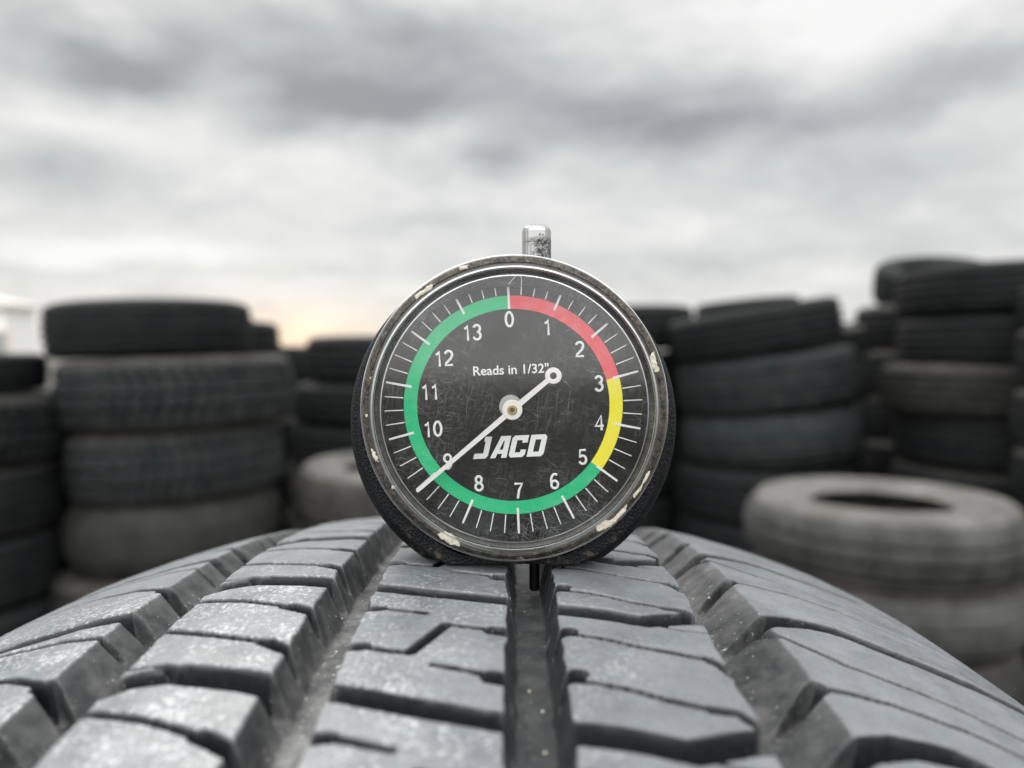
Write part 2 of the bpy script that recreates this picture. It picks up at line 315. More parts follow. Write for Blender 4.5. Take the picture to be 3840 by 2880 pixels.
# long grooves: (top left edge, floor left, floor right, top right edge, depth)
LONG = [(-44.8, -39.8, -37.4, -35.0, 6.4), (-17.6, -15.4, -12.0, -10.3, 5.8), (7.2, 8.6, 12.6, 13.9, 5.8), (32.0, 33.2, 34.6, 42.4, 6.6)]
FU = [(-110, 10), (-90, 6), (-72, 3), (-60, .9), (-50, .4), (-44, .8), (-35, .8), (-33, -.5), (-28, -.8), (-20, 2.0), (-17.6, 2.9), (-10.3, 3.0), (-7, 3.8), (-1, 5.8), (7.2, 7.9),
      (13.9, 7.7), (18, 8.2), (24.5, 9.5), (29, 7.8), (32, 6.9), (42, 7.3), (47, 5.4), (53, 5.4), (60, 8.6), (70, 11.2), (85, 15), (110, 20)]
def fu(a): return np.interp(a, [q[0] for q in FU], [q[1] for q in FU]) - 5
def field(A, Sg):
    """A, Sg arrays (rows s, cols a) in mm relative to the tyre centre line; returns depth, long groove mask"""
    dpt = np.zeros(Sg.shape)
    s1, a1 = ROWS, A[0]; fo = fu(a1) * SHEAR
    for pts, hw, dp, wall in grooves:
        if COARSE and hw < .62: hw, wall = .62, .7
        m = hw + .3
        c0, c1 = np.searchsorted(a1, [pts[:, 0].min() - m, pts[:, 0].max() + m])
        if c1 <= c0: continue
        r0, r1 = np.searchsorted(s1, [pts[:, 1].min() - m - fo[c0:c1].max(), pts[:, 1].max() + m - fo[c0:c1].min()])
        if r1 <= r0: continue
        X = A[r0:r1, c0:c1]; Y = Sg[r0:r1, c0:c1]; best = np.full(X.shape, 1e9)
        for (x0, y0), (x1, y1) in zip(pts[:-1], pts[1:]):
            vx, vy = x1 - x0, y1 - y0; tt = np.clip(((X - x0) * vx + (Y - y0) * vy) / (vx * vx + vy * vy), 0, 1)
            best = np.minimum(best, np.hypot(X - x0 - tt * vx, Y - y0 - tt * vy))
        jag = JAG[r0:r1, c0:c1] * .05
        q_ = (hw + .12 + jag - best) / wall; d = dp * (.45 * sstep(q_) + .55 * np.clip(q_ * 1.12 - .06, 0, 1))
        dpt[r0:r1, c0:c1] = np.maximum(dpt[r0:r1, c0:c1], d)
    fade = sstep((A_MAX - 6 - np.abs(A)) / 10); dpt *= fade
    lg = np.zeros(Sg.shape); big = np.zeros(Sg.shape)
    for l0, l1, l2, l3, dp in LONG:
        wob = .30 * np.sin(Sg / 4.4 + l0) * 0 + WOB * .5
        x = A + wob
        d = dp * np.minimum(sstep((x - l0) / (l1 - l0) * .5 + 0) * 2 if False else np.clip((x - l0) / (l1 - l0), 0, 1), np.clip((l3 - x) / (l3 - l2), 0, 1))
        r = .10 * dp; d = np.where(d < r, d * d / (2 * r) + 0 * d, d - r / 2)
        top_ = dp - r / 2; d = np.where(d > top_ - r, top_ - (np.maximum(top_ - d + r, 0) ** 2) / (4 * r), d)
        big = np.maximum(big, np.maximum(d, 0)); lg = np.maximum(lg, ((x > l0 - .2) & (x < l3 + .2)).astype(float) * (.35 if l0 == 7.2 else 1.0))
    return np.maximum(dpt, big), lg
def place(A, Sg, dpt, lift):
    aa = np.abs(A); x = np.interp(aa, sl, prof[:, 0]) * np.sign(A); dr = np.interp(aa, sl, prof[:, 1])
    e = .8; xn = np.interp(aa + e, sl, prof[:, 0]) - np.interp(aa - e, sl, prof[:, 0]); dn = np.interp(aa + e, sl, prof[:, 1]) - np.interp(np.abs(aa - e), sl, prof[:, 1])
    ln = np.hypot(xn, dn) + 1e-9; nx = np.where(aa < 1, 0, dn / ln) * np.sign(A); nr = np.where(aa < 1, 1, xn / ln)
    rad = RT - dr - nr * (dpt - lift); X = x - nx * (dpt - lift) + UC; th = Sg / RT
    return np.stack([X, -rad * np.sin(th), rad * np.cos(th)], -1)      # local origin at the wheel axis
COARSE = 0.0
def patch(s, a, shear=1.0):
    global JAG, WOB, ROWS, SHEAR
    ROWS, SHEAR = s, shear
    A, Sg = np.broadcast_arrays(a[None, :], s[:, None]); A = A.copy(); Sg = Sg + fu(A) * shear
    JAG = fbm(A + 300, Sg + 1400, .8, 5, 3); WOB = fbm(A + 300, Sg + 1400, .25, 9, 3)
    dpt, lg = field(A, Sg)
    lift = fbm(A + 300, Sg + 1400, .11, 3, 4) * .14 + fbm(A + 300, Sg + 1400, 1.5, 4, 2) * .03 - (Sg * 0 + COARSE)
    co = place(A, Sg, dpt, lift)
    chalk = np.clip(1.15 - (A + 12) / 26 + fbm(A + 300, Sg + 1400, .06, 11, 2) * 1.2, .05, 1) * np.ones_like(Sg)
    chalk = chalk * np.clip((Sg + 4) / 18 + .35, .2, 1)
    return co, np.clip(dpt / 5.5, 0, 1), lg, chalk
half = RT * math.pi
a_f = np.unique(np.round(np.r_[np.arange(-A_MAX, -66, .42), np.arange(-66, 66, .17), np.arange(66, A_MAX, .42), A_MAX], 4))
s_f = np.arange(-88, 76.01, .165)
a_c = np.linspace(-A_MAX, A_MAX, 430); s_c = np.linspace(72, 2 * half - 84, 1900)
c1_, d1_, g1_, k1_ = patch(s_f, a_f)
COARSE = 0.12     # the far side of the wheel is a coarser sheet tucked just below the end of the fine one
sw = ((s_c + half) % (2 * half)) - half; order = np.argsort(sw); inv = np.argsort(order)
c2_, d2_, g2_, k2_ = [x[inv] for x in patch(sw[order], a_c)]
n1_ = len(s_f) * len(a_f)
co = np.concatenate([c1_.reshape(-1, 3), c2_.reshape(-1, 3)]) * MM
fc = np.concatenate([grid_faces(len(s_f), len(a_f)), grid_faces(len(s_c), len(a_c), n1_)])[:, ::-1]
me = mesh_np('tread', co, fc); smooth(me)
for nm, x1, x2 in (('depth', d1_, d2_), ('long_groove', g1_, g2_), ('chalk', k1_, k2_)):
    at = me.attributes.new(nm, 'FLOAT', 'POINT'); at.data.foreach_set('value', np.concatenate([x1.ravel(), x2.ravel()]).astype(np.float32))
tyre0 = empty('tyre', (0, 0, CREST - RT * MM), 'dusty grey upright tyre in the foreground with blocky tread, the round gauge standing on it', 'tyre')
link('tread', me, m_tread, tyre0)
def lathe_x(pr, seg, xo=0.0):
    th = np.linspace(0, 2 * np.pi, seg, endpoint=False); p_ = np.array(pr, float)
    c = np.stack([np.broadcast_to(p_[None, :, 0] + xo, (seg, len(p_))), p_[None, :, 1] * np.cos(th)[:, None], p_[None, :, 1] * np.sin(th)[:, None]], -1).reshape(-1, 3) * MM
    return mesh_np('sw', c, grid_faces(seg, len(p_), 0, True))
for sgn in (-1, 1):
    pr = [(95.6, RT - 43), (96.6, RT - 46), (98.5, RT - 52), (100, RT - 60), (101, RT - 70), (99.5, RT - 84), (95, RT - 98), (88, RT - 108), (84, RT - 114), (78, RT - 116), (74, RT - 112), (82, RT - 95), (90, RT - 70), (88, RT - 50), (70, RT - 34), (0, RT - 18)]
    me = lathe_x([(sgn * x, r) for x, r in pr], 256, UC); smooth(me); link('sidewall', me, m_side, tyre0)
# grit lying in the long grooves
bm = bmesh.new()
for k in range(150):
    l = LONG[random.choice([0, 1, 1, 2, 3, 3])]; u = random.uniform(l[1], l[2]) + random.gauss(0, .5); s = random.uniform(-45, 62)
    c = place(np.array([[u]]), np.array([[s]]), np.array([[5.45]]), np.array([[0.]]))[0, 0]
    r = random.choice([.10, .14, .18, .26]) * MM
    bmesh.ops.create_icosphere(bm, subdivisions=1, radius=r, matrix=Matrix.Translation(Vector(c) * MM + Vector((0, 0, CREST - RT * MM))) @ Euler((random.random() * 3, random.random() * 3, 0)).to_matrix().to_4x4() @ Matrix.Diagonal((1, random.uniform(.6, 1), random.uniform(.5, .9), 1)))
o = link('grit', bm_mesh(bm), m_glue); o['kind'] = 'stuff'; o['label'] = 'pale sand grains lying in the grooves of the foreground tread'; o['category'] = 'sand grains'
# ------------------------------------------------------------------ tread depth gauge (local mm, origin on the crest)
gauge = empty('tread_depth_gauge', (0, 0, CREST), 'round black tread depth gauge with coloured dial standing on the foreground tyre', 'tread depth gauge')
GO = 0.25     # it stands on the rib tops
def P_(px, py, Y): x, z = to_mm(px, py, Y); return x, z
# body: clipped disc, lofted along Y
bx, bz = P_(1925, 1589, -1)
def outline(r, n=200, zc=bz, cut=GO, rnd=1.0, cx=bx):
    pts = []
    for k in range(n):
        th = 2 * math.pi * k / n + .0001; x = r * math.cos(th); z = r * math.sin(th) + zc
        if z < cut:                                   # radial clip on the flat foot keeps the vertex count
            f = (cut - zc) / (z - zc); x *= f; z = cut
        pts.append((x + cx, z))
    return pts
secs = [(-3.9, 20.3, 1.5), (-4.4, 20.5, 1.5), (-4.4, 22.4, .35), (-4.0, 22.8, .2), (-2.2, 23.1, .15), (-1.6, 23.3, .15), (-1.2, 24.0, .15), (-.7, 24.5, .08), (0, 24.7, 0), (3, 24.7, 0), (7.4, 24.6, 0), (8.3, 24.2, .2), (8.8, 23.4, .6), (9.0, 20, 2)]
co = []
for Y, r, c in secs: co += [(x, Y, z) for x, z in outline(r, cut=GO + c)]
n = 200; fc = [(i * n + k, i * n + (k + 1) % n, (i + 1) * n + (k + 1) % n, (i + 1) * n + k) for i in range(len(secs) - 1) for k in range(n)]
bm = bmesh.new(); vs = [bm.verts.new(Vector(c) * MM) for c in co]
for f in fc: bm.faces.new([vs[i] for i in f])
bm.faces.new(vs[-n:])
link('body', bm_mesh(bm, True, 35), m_body, gauge)
# bezel
rx, rz = P_(1929, 1536, -7)
dxx, dzz = P_(1925, 1520, -3.6)
me = lathe_y([(19.6, -4.3), (21.9, -4.3), (22.0, -4.9), (21.9, -6.1), (21.6, -6.6), (21.25, -6.85), (21.0, -7.0), (20.88, -6.95), (20.82, -6.7), (20.8, -4.5)], 220, rx, rz); smooth(me, 50)
bez = link('bezel', me, m_bez, gauge)
# clear ridge and step of the crystal, and the domed window
me = lathe_y([(20.84, -6.9), (20.6, -6.95), (20.24, -7.25)], 220, rx, rz); smooth(me, 30); link('lens_rim', me, m_step, gauge)
me = lathe_y([(20.24, -7.32), (20.18, -7.5), (20.08, -7.56), (19.98, -7.5), (19.93, -7.3)], 220, rx, rz); smooth(me); ridge = link('lens_rim', me, m_ridge, gauge)
me = lathe_y([(19.92, -6.9), (19.4, -6.6), (19.15, -6.65), (19.05, -7.25)], 220, rx, rz); smooth(me, 30); link('lens_rim', me, m_step, gauge)
me = lathe_y([(19.14, -7.22), (19.05, -7.36), (18.9, -7.44)], 220, rx, rz); smooth(me); link('lens_rim', me, m_ridge, gauge)
rs = np.linspace(18.9, .02, 24); me = lathe_y([(r, -7.44 - .55 * (1 - (r / 18.9) ** 2)) for r in rs], 128, rx, rz); smooth(me)
lens = link('lens', me, m_lens, gauge)
me = lathe_y([(22.0, -5.7), (22.1, -6.05), (22.05, -6.35), (21.9, -6.45), (21.75, -6.4)], 220, rx, rz); smooth(me); link('lens_rim', me, m_ridge, gauge)
# wall between dial and bezel
me = lathe_y([(21.0, -5.2), (20.95, -3.7), (19.75, -3.7), (19.7, -5.2)], 128, rx, rz); smooth(me, 30); link('housing_wall', me, m_dial, gauge)
# dial face
YD = -3.6
def disc(r0, r1, a0, a1, Y, cx, cz, n=None, th=.04):
    n = n or max(4, int(abs(a1 - a0) / 2)); bm = bmesh.new(); rows = []
    for k in range(n + 1):
        a = R_(a0 + (a1 - a0) * k / n); rows.append([bm.verts.new(Vector((cx + r * math.sin(a), Y_, cz + r * math.cos(a))) * MM) for r, Y_ in ((r0, Y), (r1, Y), (r1, Y + th), (r0, Y + th))])
    for q, w_ in zip(rows[:-1], rows[1:]):
        for j in range(4): bm.faces.new((q[j], q[(j + 1) % 4], w_[(j + 1) % 4], w_[j]))
    return bm
me = lathe_y([(20.2, YD + .5), (20.2, YD), (15, YD), (8, YD), (.02, YD)], 128, dxx, dzz); dial = link('dial', me, m_dial, gauge)
TILT = -2.5   # the printed face sits turned a little counter-clockwise
PXD = (115 + YD) / F          # mm per pixel on the dial
U = 360 / 14
for a0, a1, m in ((0, 3, m_red), (3, 5, m_yel), (5, 14, m_grn)):
    link('colour_band', bm_mesh(disc(361.5 * PXD, 411 * PXD, a0 * U + TILT, a1 * U + TILT, YD - .05, dxx, dzz)), m, dial)
bm = bmesh.new()
for k in range(56):
    a = R_(k * U / 4 + TILT); mj = k % 4 == 0
    r0, r1 = (361 if k == 0 else 388, 485) if mj else (414, 484); hw = (4.6 if mj else 2.1) * PXD
    er = Vector((math.sin(a), 0, math.cos(a))); et = Vector((math.cos(a), 0, -math.sin(a))); c = Vector((dxx, 0, dzz))
    rect = [c + er * r0 * PXD - et * hw, c + er * r0 * PXD + et * hw, c + er * r1 * PXD + et * hw * .8, c + er * r1 * PXD - et * hw * .8]
    v1 = [bm.verts.new((q + Vector((0, YD - .10, 0))) * MM) for q in rect]; v2 = [bm.verts.new((q + Vector((0, YD - .06, 0))) * MM) for q in rect]
    bm.faces.new(v1)
    for j in range(4): bm.faces.new((v1[j], v2[j], v2[(j + 1) % 4], v1[(j + 1) % 4]))
link('tick_marks', bm_mesh(bm), m_wht, dial)
def curve_mesh(cu, cx, cz, Y, rot=0.0, k=1.0, mirror=False):
    o = bpy.data.objects.new('tmp', cu); sc.collection.objects.link(o); bpy.context.view_layer.update()
    me = bpy.data.meshes.new_from_object(o.evaluated_get(bpy.context.evaluated_depsgraph_get())); bpy.data.objects.remove(o)
    M = Matrix.Translation((cx * MM, Y * MM, cz * MM)) @ Matrix.Rotation(R_(rot), 4, 'Y') @ Matrix.Rotation(math.pi / 2, 4, 'X') @ Matrix.Scale(MM, 4)
    me.transform(M); me.materials.clear(); return me
def text(s, size, cx, cz, rot, bold=.02, sx=1.0):
    cu = bpy.data.curves.new('t', 'FONT'); cu.body = s; cu.size = size; cu.align_x = 'CENTER'; cu.align_y = 'CENTER'; cu.extrude = .02; cu.offset = bold * size * .5
    cu.resolution_u = 6; me = curve_mesh(cu, 0, 0, 0); xs = [v.co.x for v in me.vertices]; zs = [v.co.z for v in me.vertices]
    mx_, mz = (max(xs) + min(xs)) / 2, (max(zs) + min(zs)) / 2
    me.transform(Matrix.Translation((cx * MM, (YD - .10) * MM, cz * MM)) @ Matrix.Rotation(R_(rot), 4, 'Y') @ Matrix.Diagonal((sx, 1, 1, 1)) @ Matrix.Translation((-mx_, 0, -mz))); return me
def arc(cx, cy, rx, ry, a0, a1, n=14):
    return [(cx + rx * math.cos(R_(a0 + (a1 - a0) * k / n)), cy + ry * math.sin(R_(a0 + (a1 - a0) * k / n))) for k in range(n + 1)]
DG = {'0': [arc(.29, .5, .22, .44, 0, 360, 28)], '1': [[(.10, .74), (.22, .78), (.31, .92), (.31, .0)]],
      '2': [arc(.29, .71, .22, .23, 165, -20) + [(.40, .45), (.12, .18), (.07, .06), (.53, .06)]],
      '3': [arc(.28, .72, .20, .22, 160, -90) , arc(.28, .28, .22, .24, 88, -165)], '4': [[(.42, .0), (.42, .92), (.04, .27), (.56, .27)]],
      '5': [[(.49, .92), (.15, .92), (.10, .50)] + arc(.28, .31, .22, .26, 130, -160)],
      '6': [arc(.30, .28, .21, .24, 0, 360, 24), arc(.33, .50, .25, .44, 58, 190)], '7': [[(.04, .92), (.52, .92), (.33, .55), (.22, .0)]],
      '8': [arc(.29, .72, .18, .21, 0, 360, 22), arc(.29, .27, .22, .23, 0, 360, 24)], '9': [arc(.28, .70, .21, .24, 0, 360, 24), arc(.25, .48, .25, .44, 10, -122)]}
def digits(s, h, cx, cz, rot, wd=.155):
    cu = bpy.data.curves.new('d', 'CURVE'); cu.dimensions = '3D'; cu.bevel_depth = wd * h / 2; cu.bevel_resolution = 3; cu.use_fill_caps = True
    for i, ch_ in enumerate(s):
        for st in DG[ch_]:
            cyc = abs(st[0][0] - st[-1][0]) < 1e-6 and abs(st[0][1] - st[-1][1]) < 1e-6
            if cyc: st = st[:-1]
            q = cu.splines.new('POLY'); q.points.add(len(st) - 1); q.use_cyclic_u = cyc
            for p__, (x, y) in zip(q.points, st): p__.co = ((x + i * .60 - .29 - .30 * (len(s) - 1)) * h, (y - .46) * h, 0, 1)
    me = curve_mesh(cu, 0, 0, 0)
    me.transform(Matrix.Translation((cx * MM, (YD - .10) * MM, cz * MM)) @ Matrix.Rotation(R_(rot), 4, 'Y') @ Matrix.Diagonal((1, .25, 1, 1))); return me
NUM = {0: (1910, 1200), 1: (2055, 1229), 2: (2174, 1312), 3: (2246, 1440), 4: (2247, 1586), 5: (2185, 1715), 6: (2079, 1806), 7: (1945, 1841),
       8: (1796, 1814), 9: (1680, 1733), 10: (1624, 1611), 11: (1615, 1471), 12: (1665, 1346), 13: (1771, 1249)}
for k, (px, py) in NUM.items():
    x, z = P_(px, py, YD); link('numeral', digits(str(k), 60 * PXD, x, z, TILT), m_wht, dial)
x, z = P_(1916, 1385, YD); me = text('Reads in 1/32"', 35 * PXD / .72, x, z, TILT, .028)
wd = max(v.co.x for v in me.vertices) - min(v.co.x for v in me.vertices); k_ = 283 * PXD * MM / wd
me.transform(Matrix.Translation((x * MM, 0, z * MM)) @ Matrix.Diagonal((k_, 1, 1, 1)) @ Matrix.Translation((-x * MM, 0, -z * MM)))
link('unit_text', me, m_wht, dial)
cu = bpy.data.curves.new('logo', 'CURVE'); cu.dimensions = '2D'; cu.fill_mode = 'BOTH'; cu.extrude = .02
LET = [[[(.46, 1), (.82, 1), (.82, .12), (.70, 0), (.08, 0), (.08, .24), (.54, .24), (.54, .78), (.46, .78)]],
       [[(0, 0), (.34, 1), (.86, 1), (.86, 0), (.58, 0), (.58, .19), (.34, .19), (.28, 0)], [(.40, .38), (.58, .38), (.58, .78), (.53, .78)]],
       [[(.10, 0), (0, .12), (0, .88), (.12, 1), (.84, 1), (.84, .66), (.56, .66), (.56, .78), (.28, .78), (.28, .22), (.56, .22), (.56, .34), (.84, .34), (.84, .12), (.72, 0)]],
       [[(0, 0), (0, 1), (.74, 1), (.86, .88), (.86, .12), (.74, 0)], [(.28, .22), (.58, .22), (.58, .78), (.28, .78)]]]
H_ = 82 * PXD; adv = 0
for let in LET:
    for poly in let:
        s_ = cu.splines.new('POLY'); s_.points.add(len(poly) - 1); s_.use_cyclic_u = True
        for p__, (px, py) in zip(s_.points, poly): p__.co = ((adv + px * .88 + py * .27 - 1.95) * H_, (py - .5) * H_, 0, 1)
    adv += .84
x, z = P_(1926, 1674, YD); me = curve_mesh(cu, x, z, YD - .10, TILT)
link('logo', me, m_wht, dial)
# needle
YN = -5.4
nx_, nz_ = P_(1921, 1537, YN); tx, tz = P_(1567, 1839, YN); qx, qz = P_(2075, 1409, YN)
PN = (115 + YN) / F
bm = bmesh.new()
def ext_poly(bm, pts, Y0, Y1):
    a = [bm.verts.new(Vector((x, Y0, z)) * MM) for x, z in pts]; b_ = [bm.verts.new(Vector((x, Y1, z)) * MM) for x, z in pts]
    bm.faces.new(a); bm.faces.new(b_[::-1])
    for j in range(len(pts)): bm.faces.new((a[j], b_[j], b_[(j + 1) % len(pts)], a[(j + 1) % len(pts)]))
def arm(cx, cz, ex, ez, w0, w1, r0, r1, Y0, Y1):
    d = Vector((ex - cx, ez - cz)); l = d.length; d /= l; pn = Vector((-d.y, d.x)); c = Vector((cx, cz))
    p0 = c + d * r0; p1 = c + d * (l - r1)
    pts = [p0 + pn * w0, p1 + pn * w1]
    if r1 == 0: pts += [p1 + pn * w1 * .7 + d * w1 * .6, p1 + d * w1 * .9, p1 - pn * w1 * .7 + d * w1 * .6]
    pts += [p1 - pn * w1, p0 - pn * w0]; ext_poly(bm, [tuple(q) for q in pts], Y0, Y1)
arm(nx_, nz_, tx, tz, 10 * PN, 6.8 * PN, 33 * PN, 0, YN - .18, YN + .18)
arm(nx_, nz_, qx, qz, 10.5 * PN, 9 * PN, 33 * PN, 26 * PN, YN - .18, YN + .18)
def tube_ring(bm, cx, cz, r0, r1, Y0, Y1, n=48):
    rows = []
    for k in range(n):
        a = 2 * math.pi * k / n; rows.append([bm.verts.new(Vector((cx + r * math.cos(a), Y, cz + r * math.sin(a))) * MM) for r, Y in ((r0, Y0), (r1 - .08, Y0), (r1, Y0 + .08), (r1, Y1), (r0, Y1))])
    for k in range(n):
        q, w_ = rows[k], rows[(k + 1) % n]
        for j in range(5): bm.faces.new((q[j], q[(j + 1) % 5], w_[(j + 1) % 5], w_[j]))
tube_ring(bm, qx, qz, 13 * PN, 31 * PN, YN - .2, YN + .2); tube_ring(bm, nx_, nz_, 18 * PN, 38 * PN, YN - .22, YN + .3)
ndl = link('needle', bm_mesh(bm, True, 30), m_needle, gauge)
bm = bmesh.new(); tube_ring(bm, nx_, nz_, 9.5 * PN, 18 * PN, YN - .42, YN + .2); link('pivot', bm_mesh(bm, True, 30), m_brass, ndl)
bm = bmesh.new(); ext_poly(bm, [(nx_ + 9.6 * PN * math.cos(a), nz_ + 9.6 * PN * math.sin(a)) for a in np.linspace(0, 6.28, 24, endpoint=False)], YN - .25, YN); link('pivot_bore', bm_mesh(bm), m_hole, ndl)
bm = bmesh.new(); ext_poly(bm, [(nx_ - .25 + 43 * PN * math.cos(a), nz_ + .45 + 43 * PN * math.sin(a)) for a in np.linspace(0, 6.28, 40, endpoint=False)], YN + .5, YD - .06); link('bushing', bm_mesh(bm, True, 30), m_hub, dial)
# plunger on top and probe pin below
px_, pz_ = P_(2012, 868, 2); r_ = 54 * 117 / F
def lathe_z(pr, seg, cx, cy, flut=0):
    th = np.linspace(0, 2 * np.pi, seg, endpoint=False); p_ = np.array(pr, float)
    rr = p_[None, :, 0] * (1 + flut * np.cos(26 * th)[:, None])
    c = np.stack([cx + rr * np.cos(th)[:, None], cy + rr * np.sin(th)[:, None], np.broadcast_to(p_[None, :, 1], rr.shape)], -1).reshape(-1, 3) * MM
    me = mesh_np('z', c, grid_faces(seg, len(p_), 0, True)[:, ::-1]); smooth(me, 35); return me
dome = [(r_ * math.cos(a) * .97, pz_ + .05 + math.sin(a) * 1.05) for a in np.linspace(0, 1.56, 10)]
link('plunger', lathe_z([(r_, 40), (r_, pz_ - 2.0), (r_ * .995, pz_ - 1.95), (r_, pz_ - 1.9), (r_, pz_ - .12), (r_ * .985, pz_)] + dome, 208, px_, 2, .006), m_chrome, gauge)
0 and link('collar', lathe_z([(2.9, 40), (2.9, 46.4), (2.5, 46.9), (2.3, 46.9)], 64, px_, 2.6), m_body, gauge)
x, z = P_(2004, 2212, 1.0)
link('probe_pin', lathe_z([(.80, 3), (.80, z + .25), (.62, z), (.02, z)], 40, x, 1.0), m_pin, gauge)
# cream residue on the bezel edge
def blob(pts_px, Y, th=.13):
    bm = bmesh.new(); pts = [P_(px, py, Y) for px, py in pts_px]; dense = []
    for (x0, z0), (x1, z1) in zip(pts, pts[1:] + pts[:1]):
        for k in range(4): f = k / 4; dense.append((x0 + (x1 - x0) * f + random.gauss(0, .07), z0 + (z1 - z0) * f + random.gauss(0, .07)))
    cx = sum(p[0] for p in dense) / len(dense); cz = sum(p[1] for p in dense) / len(dense)
    rings = [[bm.verts.new(Vector((cx + (x - cx) * f, Y - h, cz + (z - cz) * f)) * MM) for x, z in dense] for f, h in ((1, -.5), (1, .05), (.85, th * .8), (.45, th))]
    c = bm.verts.new(Vector((cx, Y - th * 1.05, cz)) * MM); n_ = len(dense)
    for a, b_ in zip(rings[:-1], rings[1:]):
        for k in range(n_): bm.faces.new((a[k], a[(k + 1) % n_], b_[(k + 1) % n_], b_[k]))
    for k in range(n_): bm.faces.new((rings[-1][k], rings[-1][(k + 1) % n_], c))
    return bm_mesh(bm, True, 60)
for pts in ([(1642, 2004), (1665, 1996), (1700, 2010), (1724, 2036), (1722, 2048), (1690, 2040), (1658, 2022)],
            [(2236, 1976), (2262, 1958), (2300, 1945), (2330, 1912), (2352, 1890), (2345, 1916), (2310, 1958), (2270, 1984), (2240, 1992)],
            [(2424, 1778), (2438, 1766), (2432, 1790), (2400, 1838), (2376, 1868), (2372, 1858), (2402, 1818)],
            [(2440, 1326), (2452, 1320), (2462, 1352), (2472, 1390), (2458, 1396), (2444, 1372)],
            [(1556, 1112), (1596, 1078), (1624, 1062), (1622, 1078), (1584, 1106), (1560, 1124)],
            [(1718, 1002), (1752, 994), (1758, 1004), (1726, 1016)],
            [(1390, 1682), (1398, 1684), (1412, 1712), (1420, 1732), (1410, 1730), (1398, 1708)],
            [(1370, 1550), (1379, 1553), (1378, 1566), (1369, 1562)], [(1468, 1822), (1482, 1820), (1484, 1832), (1470, 1832)]):
    link('dried_residue', blob(pts, -6.95 if True else 0), m_glue, bez)
# fibre caught under the lens at the top
cu = bpy.data.curves.new('fibre', 'CURVE'); cu.dimensions = '3D'; cu.bevel_depth = .035; s_ = cu.splines.new('POLY'); fp = [(1908, 1065), (1918, 1052), (1930, 1040), (1936, 1030), (1950, 1032), (1956, 1045), (1955, 1070), (1953, 1100)]
s_.points.add(len(fp) - 1)
for p__, q in zip(s_.points, fp): x, z = P_(*q, -6.5); p__.co = (x, z, 0, 1)
link('fibre', curve_mesh(cu, 0, 0, -6.5), m_wht, gauge)
# ------------------------------------------------------------------ background tyres: unit tyre, outer radius .33 m, height .19 m, lying flat (axis Z)
def tyre_meshes(kind):
    seg = 300 if kind in ('block', 'lug', 'roundlug') else 96; th = np.linspace(0, 2 * np.pi, seg, endpoint=False)
    W = 95.0; zs = np.unique(np.r_[np.linspace(-74, 74, 60)])
    dz_ = np.abs(zs); rad = 330 - 9 * (dz_ / 74) ** 2.6
    ed = 24 if kind in ('worn', 'roundlug') else 9
    rad = 330 - ed * (dz_ / 74) ** 2.8; Rr = np.tile(rad, (seg, 1))
    for gz in {'rib': (-48, -17, 17, 48), 'block': (-40, 0, 40), 'lug': (-28, 28), 'roundlug': (-22, 22), 'worn': (-45, -15, 15, 45)}[kind]:
        Rr -= (9 if kind != 'worn' else 3) * sstep((6.5 - np.abs(zs - gz)) / 2)[None, :]
    if kind in ('block', 'lug', 'roundlug'):
        pitch = 2 * np.pi / (52 if kind == 'block' else 40)
        sh = th[:, None] + np.abs(zs)[None, :] * .0011 + (np.sign(zs) * .5 * pitch)[None, :]
        ph = np.abs((sh / pitch) % 1 - .5); Rr -= 7 * sstep((.5 - ph - .36) / -.06 + 0)[...] * 0 + (3.5 if kind == 'roundlug' else 10) * sstep((ph - .36) / .07) * (sstep((np.abs(zs) - (10 if kind == 'lug' else 4)) / 4))[None, :]
    def rev(R2, Z2):
        c = np.stack([R2 * np.cos(th)[:, None], R2 * np.sin(th)[:, None], np.broadcast_to(Z2, R2.shape)], -1).reshape(-1, 3) * MM
        me = mesh_np('t', c, grid_faces(seg, R2.shape[1], 0, True)); smooth(me, 60); return me
    tr = rev(Rr, zs[None, :])
    out = [tr]
    for sg in (1, -1):
        pr = [(321, 74), (318, 79), (312, 85), (303, 90), (290, 94), (288, 94.5), (286, 94), (270, 95), (250, 94), (236, 90), (233, 91), (226, 88), (212, 83), (198, 79), (190, 75), (186, 69), (194, 64), (235, 76), (270, 82), (295, 78), (312, 60), (314, 0)]
        p_ = np.array(pr, float); p_[:7, 0] = np.minimum(p_[:7, 0], 330 - ed - np.array([0, 2, 6, 11, 17, 18, 19])); p_[7:9, 0] = np.minimum(p_[7:9, 0], [270, 250])
        if kind == 'roundlug': p_[9:17, 0] *= .88
        R2 = np.tile(p_[:, 0], (seg, 1)); me = rev(R2, sg * p_[None, :, 1]); out.append(me)
    return out
TM = {k: tyre_meshes(k) for k in ('rib', 'block', 'roundlug', 'worn')}
cache = {}
def variant(kind, mt, ms):
    key = (kind, mt.name, ms.name)
    if key not in cache:
        L_ = []
        for j, me in enumerate(TM[kind]):
            me = me.copy(); me.materials.clear(); me.materials.append(mt if j == 0 else ms); L_.append(me)
        cache[key] = L_
    return cache[key]
def bg_tyre(x, y, z, od, h, tilt, spin, kind, mt, ms, label, group, lean=0):
    o = empty('tyre', (x, y, z), label, 'tyre', group, (R_(lean), -R_(tilt), 0), (od / .66, od / .66, h / .19))
    for nm, me in zip(('tread', 'sidewall', 'sidewall'), variant(kind, mt, ms)):
        c = bpy.data.objects.new(nm, me); sc.collection.objects.link(c); c.parent = o; c.rotation_euler = (0, 0, spin)
    return o
ORD = ['top', 'second', 'third', 'fourth', 'fifth', 'sixth', 'seventh', 'eighth', 'ninth', 'tenth']
